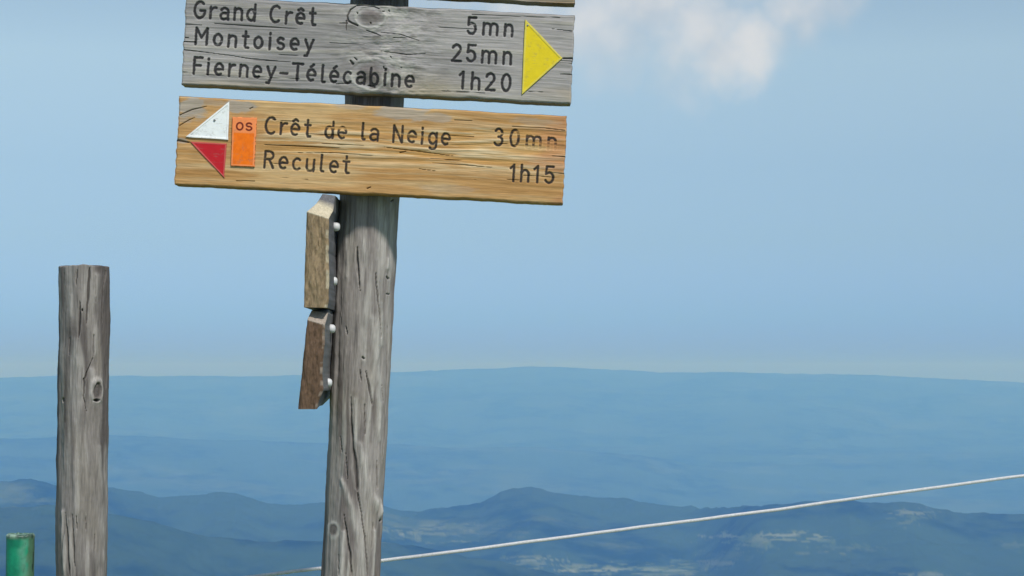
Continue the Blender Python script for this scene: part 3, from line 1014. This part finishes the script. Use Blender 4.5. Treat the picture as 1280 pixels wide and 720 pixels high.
pole = post_mesh('pole', Rp, top_z, 250, 0, zs, anchor_sign,
                 cracks=[([(449, 307), (450, 330), (453, 364)], [1.2, 2.6, .8]), ([(471.5, 338), (474, 370), (476.5, 400), (478, 425)], [.8, 1.6, 1.4, .5]),
                         ([(459, 462), (463, 485), (467, 507)], [.6, 2.4, 1.2]), ([(440, 491), (441, 525), (443, 560), (446, 585), (448, 614)], [.6, 1.6, 2.2, 4.0, 2.2]),
                         ([(452, 462), (454, 480)], [1.5, .5]), ([(457, 500), (458, 545)], [.6, .8]), ([(472, 575), (471.5, 616)], [1.0, 1.8]), ([(431, 640), (434, 665), (438, 690), (440, 720)], [.5, 1.4, 2.0, 1.6]),
                         ([(464, 690), (467, 650)], [.6, 1.4]), ([(424, 690), (425, 720)], [.6, 1.4]), ([(448, 614), (452, 640), (456, 670), (459, 720)], [2.0, 1.0, 1.4, 1.6]), ([(484, 345), (488, 349)], [1.8, 2.0]), ([(484, 367), (489, 368)], [1.2, 1.4]),
                         ([(435, 408), (436, 418)], [1.6, 1.4]), ([(455, 446), (457, 449)], [1.6, 2]), ([(426, 545), (428, 565)], [.8, 1.2]), ([(490, 252), (494, 249)], [1.0, 2.0]), ([(486, 400), (484, 470), (481, 540), (478, 580)], [.4, 1.4, 1.2, .4]),
                         ([(430, 355), (428, 420)], [.4, .5]), ([(433, 565), (436, 600)], [.4, 1.2]), ([(478, 480), (480, 505)], [.5, 1.2])],
                 ridges=[([(457, 290), (461, 340), (462, 420), (458, 450)], [8, 9, 9, 6], .0015, .95), ([(434, 300), (437, 345)], [4, 4], .001, .98),
                         ([(471, 400), (473, 470), (475, 550)], [8, 8, 4], .0025, 1.05), ([(487, 325), (486, 335)], [4, 5], .002, 1.1), ([(480, 380), (479, 430)], [4, 5], .001, 1.0),
                         ([(450, 555), (456, 590), (463, 618), (474, 640)], [5, 6, 6, 8], .0035, 1.05), ([(474, 628), (474, 645)], [6, 6], .0035, 1.1), ([(428, 600), (440, 632), (450, 680), (453, 720)], [4, 6, 6, 5], .0025, .98),
                         ([(430, 665), (428, 720)], [4, 5], .0022, 1.05), ([(468, 665), (466, 720)], [4, 4], .0025, 1.05), ([(437, 690), (436, 720)], [3, 3], .002, 1.1), ([(445, 500), (446, 550)], [5, 5], .0012, 1.0)],
                 knots=[(417, 662, 7, 8, .0008)], holes=[(408.5, 652, 2.6, 4.5), (475, 652, 5, 1.6)], seed=2, tone=TONE, Yc=POST_Y)
pole_o = link('pole', pole, M_post, sp_root)
pole_o.location = (.0083, 0, 0)
pole_o.rotation_euler = (0, -.0061, 0)

# ---- the two boards pointing towards the viewer on the left side of the pole
def edge_board(name, front, facet, cap, Y0, rear_dx, bot_chip, base_cols, seed, label, chip_row=None, rear=0.42):
    """front: polygon of the end face (tl, tr, br, bl) in picture points at depth Y0; facet: bevel above it, cap: rounded crown behind the bevel"""
    n = 22
    m = 70
    rs = []
    tl, tr, br, bl = [np.array(p, float) for p in front]
    rows = np.linspace(0, 1, m)
    wob_l = (fbm(rows * 9, rows * 0, seed, 3) - .5) * 1.6
    wob_r = (fbm(rows * 11, rows * 0 + 3, seed + 1, 3) - .5) * 2.0

    def L(px, py, Y):
        q = lp(px, py, Y)
        return [q.x, q.y, q.z]
    V = []
    # columns: rear-left side, left arris, front face across, right arris, receding right face
    prof_x = []
    chip = np.interp(rows, bot_chip[0], bot_chip[1])
    top_k = np.array(facet)
    cp = np.array(cap)
    grid = []
    # facet + cap rows first (from the back crown down to the face), then face rows
    topl = [(cp[0], .055), (cp[0] * .5 + top_k[0] * .5, .045), (top_k[0], .030), (top_k[0] * .5 + tl * .5, .016)]
    topr = [(cp[1], .055), (cp[1] * .5 + top_k[1] * .5, .045), (top_k[1], .030), (top_k[1] * .5 + tr * .5, .016)]
    rowsL = topl + [(tl * (1 - r) + bl * r + np.array([wob_l[i], 0]), 0.0) for i, r in enumerate(rows)]
    rowsR = topr + [(tr * (1 - r) + br * r + np.array([wob_r[i] + chip[i], 0]), 0.0) for i, r in enumerate(rows)]
    for i, ((pl, dl), (pr, dr)) in enumerate(zip(rowsL, rowsR)):
        line = []
        z_ref = L(pl[0], pl[1], Y0 + dl)
        zr_ref = L(pr[0], pr[1], Y0 + dr)
        line.append([z_ref[0] + .0, z_ref[1] + rear - dl, z_ref[2]])
        line.append([z_ref[0] + .0, z_ref[1] + .08, z_ref[2]])
        line.append([z_ref[0] - .0002, z_ref[1] + .003, z_ref[2]])
        for k in range(n):
            f = k / (n - 1)
            p = pl * (1 - f) + pr * f
            q = L(p[0], p[1], Y0 + dl * (1 - f) + dr * f)
            bulge = (fbm(np.array(p[0] * .12), np.array(p[1] * .035), seed, 4) - .5) * .008 + (fbm(np.array(p[0] * .5), np.array(p[1] * .12), seed + 2, 3) - .5) * .0025
            q[1] += float(bulge) + .0025 * (max(0, abs(f - .5) - .42) / .08) ** 2
            line.append(q)
        for d in (.006, .02, .04, .07, .11, .16, .22, .30, rear):
            dz = 0.0
            line.append([zr_ref[0] + rear_dx * d + (float(vnoise(np.array(i * .15), np.array(d * 30), seed)) - .5) * .0016, zr_ref[1] + max(d, dr * 0) - (dr if d > .1 else 0), zr_ref[2] + dz])
        if chip_row and i - 4 > chip_row * m:
            zc = grid[4 + int(chip_row * m)][-1][2]
            for q_ in line[3 + n + 1:]:
                q_[2] = max(q_[2], zc - .0)
        grid.append(line)
    Gd = np.array(grid)                       # rows x cols x 3
    nr, nc = Gd.shape[:2]
    Z = Gd[..., 2]
    Xx = Gd[..., 0]
    cface, cgrey, cfac = base_cols
    nz = fbm(Xx * 160, Z * 26, seed + 4, 4)
    nf_ = fbm(Xx * 700, Z * 60, seed + 5, 3)
    cols = lerp(np.broadcast_to(cface, Gd.shape), cface * .74, sstep(.4, .7, nz))
    cols = lerp(cols, cface * 1.25, sstep(.55, .75, nf_) * .6)
    side = np.zeros((nr, nc))
    side[:, 3 + n:] = 1
    side[:, :2] = 1
    cols = lerp(cols, cgrey * (0.85 + .3 * float(.5)), side)
    fm = np.zeros((nr, nc))
    fm[2:5, 2:3 + n] = 1
    cols = lerp(cols, cfac, fm)
    fm[:] = 0
    fm[:2] = 1
    cols = lerp(cols, cgrey, fm)
    if name:
        arr = np.zeros((nr, nc))
        arr[5:, 3 + n - 3:3 + n] = sstep(.45, .6, fbm(rows * 12 + 3, rows * 0, seed + 7, 3))[-(nr - 5):][:, None] if nr - 5 <= m else 0
        cols = lerp(cols, cfac, arr * .6)
    Q = grid_quads(nr, nc)
    i = np.arange(nr * nc).reshape(nr, nc)
    topn = list(i[0, :])
    botn = list(i[-1, ::-1])
    back = np.stack([i[:-1, -1], i[:-1, 0], i[1:, 0], i[1:, -1]], -1)
    me = raw_mesh(name, Gd.reshape(-1, 3), np.concatenate([Q[:, ::-1], back]), [topn, botn], cols.reshape(-1, 3), False)
    bm = bmesh.new()
    bm.from_mesh(me)
    bmesh.ops.recalc_face_normals(bm, faces=bm.faces)
    bm.to_mesh(me)
    bm.free()
    o = link(name, me, M_edge, sp_root)
    o['label'] = label
    return o


M_edge = mat_col('end_grain_wood', 0.85, (1, 1, 0.3), 300, 0.4, 0.2, 0.22)
Y_END = 3.30
e1 = edge_board('side_board', [(383.5, 264.5), (410.5, 273), (411, 384.5), (379.5, 384)], [(395.5, 254.5), (416, 263.5)], [(403, 242.5), (419, 244.5)], Y_END, 0.0,
                ([0, .9, 1], [0, 0, -2]), (srgb(148, 128, 100), srgb(104, 104, 106), srgb(196, 186, 160)), 3, 'tan board seen end on, upper one of two on the left of the pole')
e2 = edge_board('side_board', [(383.8, 399.5), (406, 406), (403.5, 511.5), (372.8, 511.5)], [(389.5, 388), (409.5, 392)], [(392, 387), (410, 387)], Y_END, 0.0,
                ([0, .2, .55, .76, 1], [0, 0, -2.0, 0, -8]), (srgb(104, 83, 66), srgb(114, 114, 114), srgb(162, 150, 136)), 8, 'dark brown board seen end on, lower one of two on the left of the pole', .78)

for (px, py, par) in ((419.5, 283.5, e1), (416.2, 351.5, e1), (413.8, 411, e2), (409.6, 478.5, e2)):
    q = lp(px, py, 3.40)
    disc_cap('bolt_cap', (q.x - .004, q.y, q.z), .0080, .012, M_cap, par, True, 'x', 18)
    # steel shank running back into the board
for (px, py, par) in ((419.5, 283.5, e1), (416.2, 351.5, e1), (413.8, 411, e2), (409.6, 478.5, e2)):
    q = lp(px, py, 3.40)
    disc_cap('washer', (q.x - .0075, q.y, q.z), .0098, .0035, M_screw, par, False, 'x', 18)
bpy.context.view_layer.update()

# ------------------------------------------------------------------ wooden fence post at the left, its twin outside the picture, rope between them
FY = 3.62
fx = pix(104.3, 500, FY).x
Rf = 31.6 * FY / F
ftop = pix(104, 333, FY).z
flow = pix(104, 740, FY).z
zf = np.concatenate([np.linspace(-.25, flow, 40)[:-1], np.linspace(flow, ftop, 560)])


def anchor_f(px, py):
    q = pix(px, py, FY - Rf * .8)
    return (q.x - fx, q.z)


fm_ = post_mesh('fence_post', Rf, ftop, 280, 0, zf, anchor_f,
                cracks=[([(113.7, 334), (112.5, 365), (109.6, 408)], [2.2, 2.4, 1.2]), ([(98.5, 337), (97.5, 361)], [1.2, .6]), ([(102, 375), (102.6, 395), (100.5, 424)], [.5, 2.6, 1.0]),
                        ([(131, 337), (127.8, 362), (127.6, 397), (128, 408)], [2.4, 1.6, 1.4, .4]), ([(118.5, 415), (118, 446)], [.8, 1.6]), ([(118, 446), (112, 462), (107, 474), (106.5, 495), (110, 515)], [.7, .9, 1.6, 1.0, .6]),
                        ([(130, 455), (134, 470), (133, 488)], [.8, 2.0, .6]), ([(84, 640), (86, 670), (89, 720)], [.8, 2.4, 2.2]), ([(93, 642), (94, 680), (96, 709)], [.8, 1.6, .6]), ([(98, 644), (98, 662)], [.6, .8]), ([(119.5, 668), (119.5, 690)], [1.2, .6]),
                        ([(88, 420), (87, 445)], [.8, 1.2]), ([(109.5, 640), (109, 665)], [.5, .7]), ([(80, 340), (81, 380)], [.4, .5]), ([(120, 336), (121, 380)], [.4, .6])],
                ridges=[([(90, 370), (92, 395)], [3, 3], .0012, 1.02), ([(96, 425), (100, 455)], [6, 8], .0015, .98), ([(121, 345), (119, 400), (120, 440)], [7, 8, 8], .0012, .98), ([(81, 640), (81, 665), (83, 720)], [4, 6, 5], .003, 1.05), ([(90, 650), (92, 720)], [4, 5], .0025, 1.02),
                        ([(82, 530), (82, 590)], [2, 2], .001, .95), ([(124, 560), (127, 700)], [5, 6], .0012, .92), ([(115, 462), (117, 480)], [4, 5], .002, 1.0)],
                knots=[(121.5, 488, 7.0, 12.0, .0045)], holes=[(120.5, 500.5, 4.5, 2.2), (78.3, 500, 2.6, 3.6), (105, 388, 1.2, 2.0)], seed=6,
                tone=(srgb(100, 94, 91), srgb(134, 128, 123), srgb(168, 163, 157)), Yc=FY)
fp = link('fence_post', fm_, M_post)
fp.location = (fx - .0014, FY, 0)
tag(fp, 'weathered grey round wooden post with a knot, standing left of the signpost', 'post')

rp = bpy.data.objects.new('fence_post', fm_)
C.objects.link(rp)
end_r = pix(1720, 531, 4.35)
rp.location = (end_r.x + .02, 4.40, -.9)
rp.rotation_euler = (0, 0, 1.9)
tag(rp, 'weathered round post outside the picture holding the far right end of the white rope', 'post')


def rope():
    r0 = .0020
    P0 = pix(118, 744.5, FY + Rf + .005)
    P1 = pix(1700, 533.5, 4.32)
    Lr = (P1 - P0).length
    n = int(Lr / .0032)
    t = np.linspace(0, 1, n)
    cen = np.array(P0)[None] * (1 - t)[:, None] + np.array(P1)[None] * t[:, None]
    cen[:, 2] -= .010 * 4 * t * (1 - t)
    cen[:, 2] += (fbm(t * 22, t * 0, 3, 3) - .5) * .003
    d = (P1 - P0).normalized()
    up = np.array((Vector((0, 0, 1)) - d * d.z).normalized())
    sd = np.cross(np.array(d), up)
    V = []
    Q = []
    seg = 6
    off = 0
    for s in range(3):
        ph = 2 * np.pi * (t * Lr / .015 + s / 3)
        c = cen + (np.cos(ph)[:, None] * up + np.sin(ph)[:, None] * sd) * r0 * .95
        for_ = []
        for k in range(seg):
            a = 2 * np.pi * k / seg
            for_.append(c + r0 * (math.cos(a) * up + math.sin(a) * sd))
        Gd = np.stack(for_, 0)         # seg x n x 3
        V.append(Gd.reshape(-1, 3))
        Q.append(grid_quads(seg, n, off, True))
        off += seg * n
    # turns of the rope round the left post
    m = 260
    tt = np.linspace(0, 1, m)
    ang = tt * 2 * np.pi * 2.0 + np.pi / 2
    ctr = Vector((fx, FY, P0.z))
    c = np.stack([ctr.x + (Rf + .006) * np.cos(ang), ctr.y + (Rf + .006) * np.sin(ang), ctr.z - tt * .018], -1)
    rad = np.stack([np.cos(ang), np.sin(ang), ang * 0], -1)
    upv = np.array([0, 0, 1.0])
    Gd = np.stack([c + .0038 * (math.cos(2 * math.pi * k / 8) * rad + math.sin(2 * math.pi * k / 8) * upv) for k in range(8)], 0)
    V.append(Gd.reshape(-1, 3))
    Q.append(grid_quads(8, m, off, True))
    me = raw_mesh('rope', np.concatenate(V), np.concatenate(Q))
    mt = mat_flat('white_rope', (0.66, 0.66, 0.66), 0.8, 0.2, var=.25, gs=300, bump=.3)
    o = link('rope', me, mt)
    tag(o, 'thin white rope stretched behind the signpost, rising to the right', 'rope')


rope()


# ------------------------------------------------------------------ green painted stake, bottom left corner
def stake():
    SY = 3.5
    cx = pix(25.2, 700, SY).x
    Rs = 17.0 * SY / F
    zt = pix(25, 667.5, SY).z
    nA = 120
    zl = np.concatenate([np.linspace(-.25, zt - .16, 12)[:-1], np.linspace(zt - .16, zt, 110)])
    a = np.linspace(-math.pi, math.pi, nA, endpoint=False)
    A, Z = np.meshgrid(a, zl, indexing='ij')
    S = A * Rs
    nz = fbm(S * 60 + 4, Z * 40, 3, 4)
    h = (nz - .5) * .0010
    lipn = fbm(A * 2 + 7, A * 0, 5, 3)
    lip = sstep(zt - .010, zt - .002, Z)
    h = h + .0012 * lip - .0022 * sstep(zt - .0025, zt, Z)
    paint = srgb(22, 142, 104)
    col = lerp(np.broadcast_to(paint, A.shape + (3,)), srgb(18, 120, 90), sstep(.4, .7, nz))
    worn = sstep(.25, .6, (A - .15) / 1.2 + (fbm(S * 90, Z * 60, 6, 4) - .5) * 1.1)
    col = lerp(col, srgb(78, 104, 74), worn * .85)
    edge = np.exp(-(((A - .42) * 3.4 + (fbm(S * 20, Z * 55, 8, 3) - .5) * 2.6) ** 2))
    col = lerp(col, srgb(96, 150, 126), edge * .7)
    dk = sstep(.52, .66, fbm(S * 150 + 2, Z * 50 + 3, 4, 5, .6)) * sstep(.3, .8, A)
    col = lerp(col, srgb(24, 44, 28), dk * .9)
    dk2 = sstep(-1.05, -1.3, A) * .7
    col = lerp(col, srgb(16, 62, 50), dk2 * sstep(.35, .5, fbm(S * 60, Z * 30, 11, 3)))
    col = lerp(col, srgb(150, 176, 156), lip * sstep(.35, .55, lipn + .1))
    col = lerp(col, srgb(20, 42, 36), lip * sstep(.55, .4, lipn) * .8)
    Rr = Rs + h
    V = np.stack([Rr * np.sin(A), -Rr * np.cos(A), Z + (fbm(A * 3, A * 0 + 2, 2, 3) - .5) * .004 * lip], -1).reshape(-1, 3)
    idx = np.arange(nA * len(zl)).reshape(nA, len(zl))
    Q = [grid_quads(nA, len(zl), 0, True)]
    top = idx[:, -1]
    prev = top
    off = len(V)
    Vs = [V]
    Cs = [col.reshape(-1, 3)]
    for f, dz in ((.93, .0005), (.8, -.001), (.45, -.0015)):
        rg = V[top].copy()
        rg[:, :2] *= f
        rg[:, 2] = rg[:, 2] + dz
        Vs.append(rg)
        Cs.append(lerp(np.broadcast_to(srgb(128, 158, 138), rg.shape), srgb(60, 96, 76), sstep(.4, .6, vnoise(rg[:, 0] * 400, rg[:, 1] * 400, 2))))
        cur = np.arange(off, off + nA)
        Q.append(np.stack([prev, np.roll(prev, -1), np.roll(cur, -1), cur], -1))
        prev = cur
        off += nA
    me = raw_mesh('stake', np.concatenate(Vs), np.concatenate(Q), [prev, idx[:, 0][::-1]], np.concatenate(Cs))
    m = mat_col('green_paint', 0.42, (1, 1, 1), 160, 0.25, 0.45, 0.12)
    o = link('stake', me, m)
    o.location = (cx, SY, 0)
    tag(o, 'short round stake with chipped bright green paint in the lower left corner', 'stake')


stake()

# ------------------------------------------------------------------ the air between here and the far ridges
bm = bmesh.new()
bmesh.ops.create_cube(bm, size=1.0)
me = bpy.data.meshes.new('haze')
for v in bm.verts:
    v.co = Vector((v.co.x * 62000, v.co.y * 62000, 200 if v.co.z > 0 else -1500))
bm.to_mesh(me)
bm.free()
hm = bpy.data.materials.new('air')
hm.use_nodes = True
ht = hm.node_tree
for n in list(ht.nodes):
    if n.type == 'BSDF_PRINCIPLED':
        ht.nodes.remove(n)
pv = ht.nodes.new('ShaderNodeVolumePrincipled')
pv.inputs['Color'].default_value = (0.155, 0.402, 1.0, 1)
pv.inputs['Absorption Color'].default_value = (1, 1, 1, 1)
pv.inputs['Density'].default_value = 1.35e-4
pv.inputs['Anisotropy'].default_value = 0.0
ht.links.new(pv.outputs[0], ht.nodes['Material Output'].inputs['Volume'])
ho = link('haze', me, hm)
tag(ho, 'blue summer haze filling the valley air', kind='stuff')
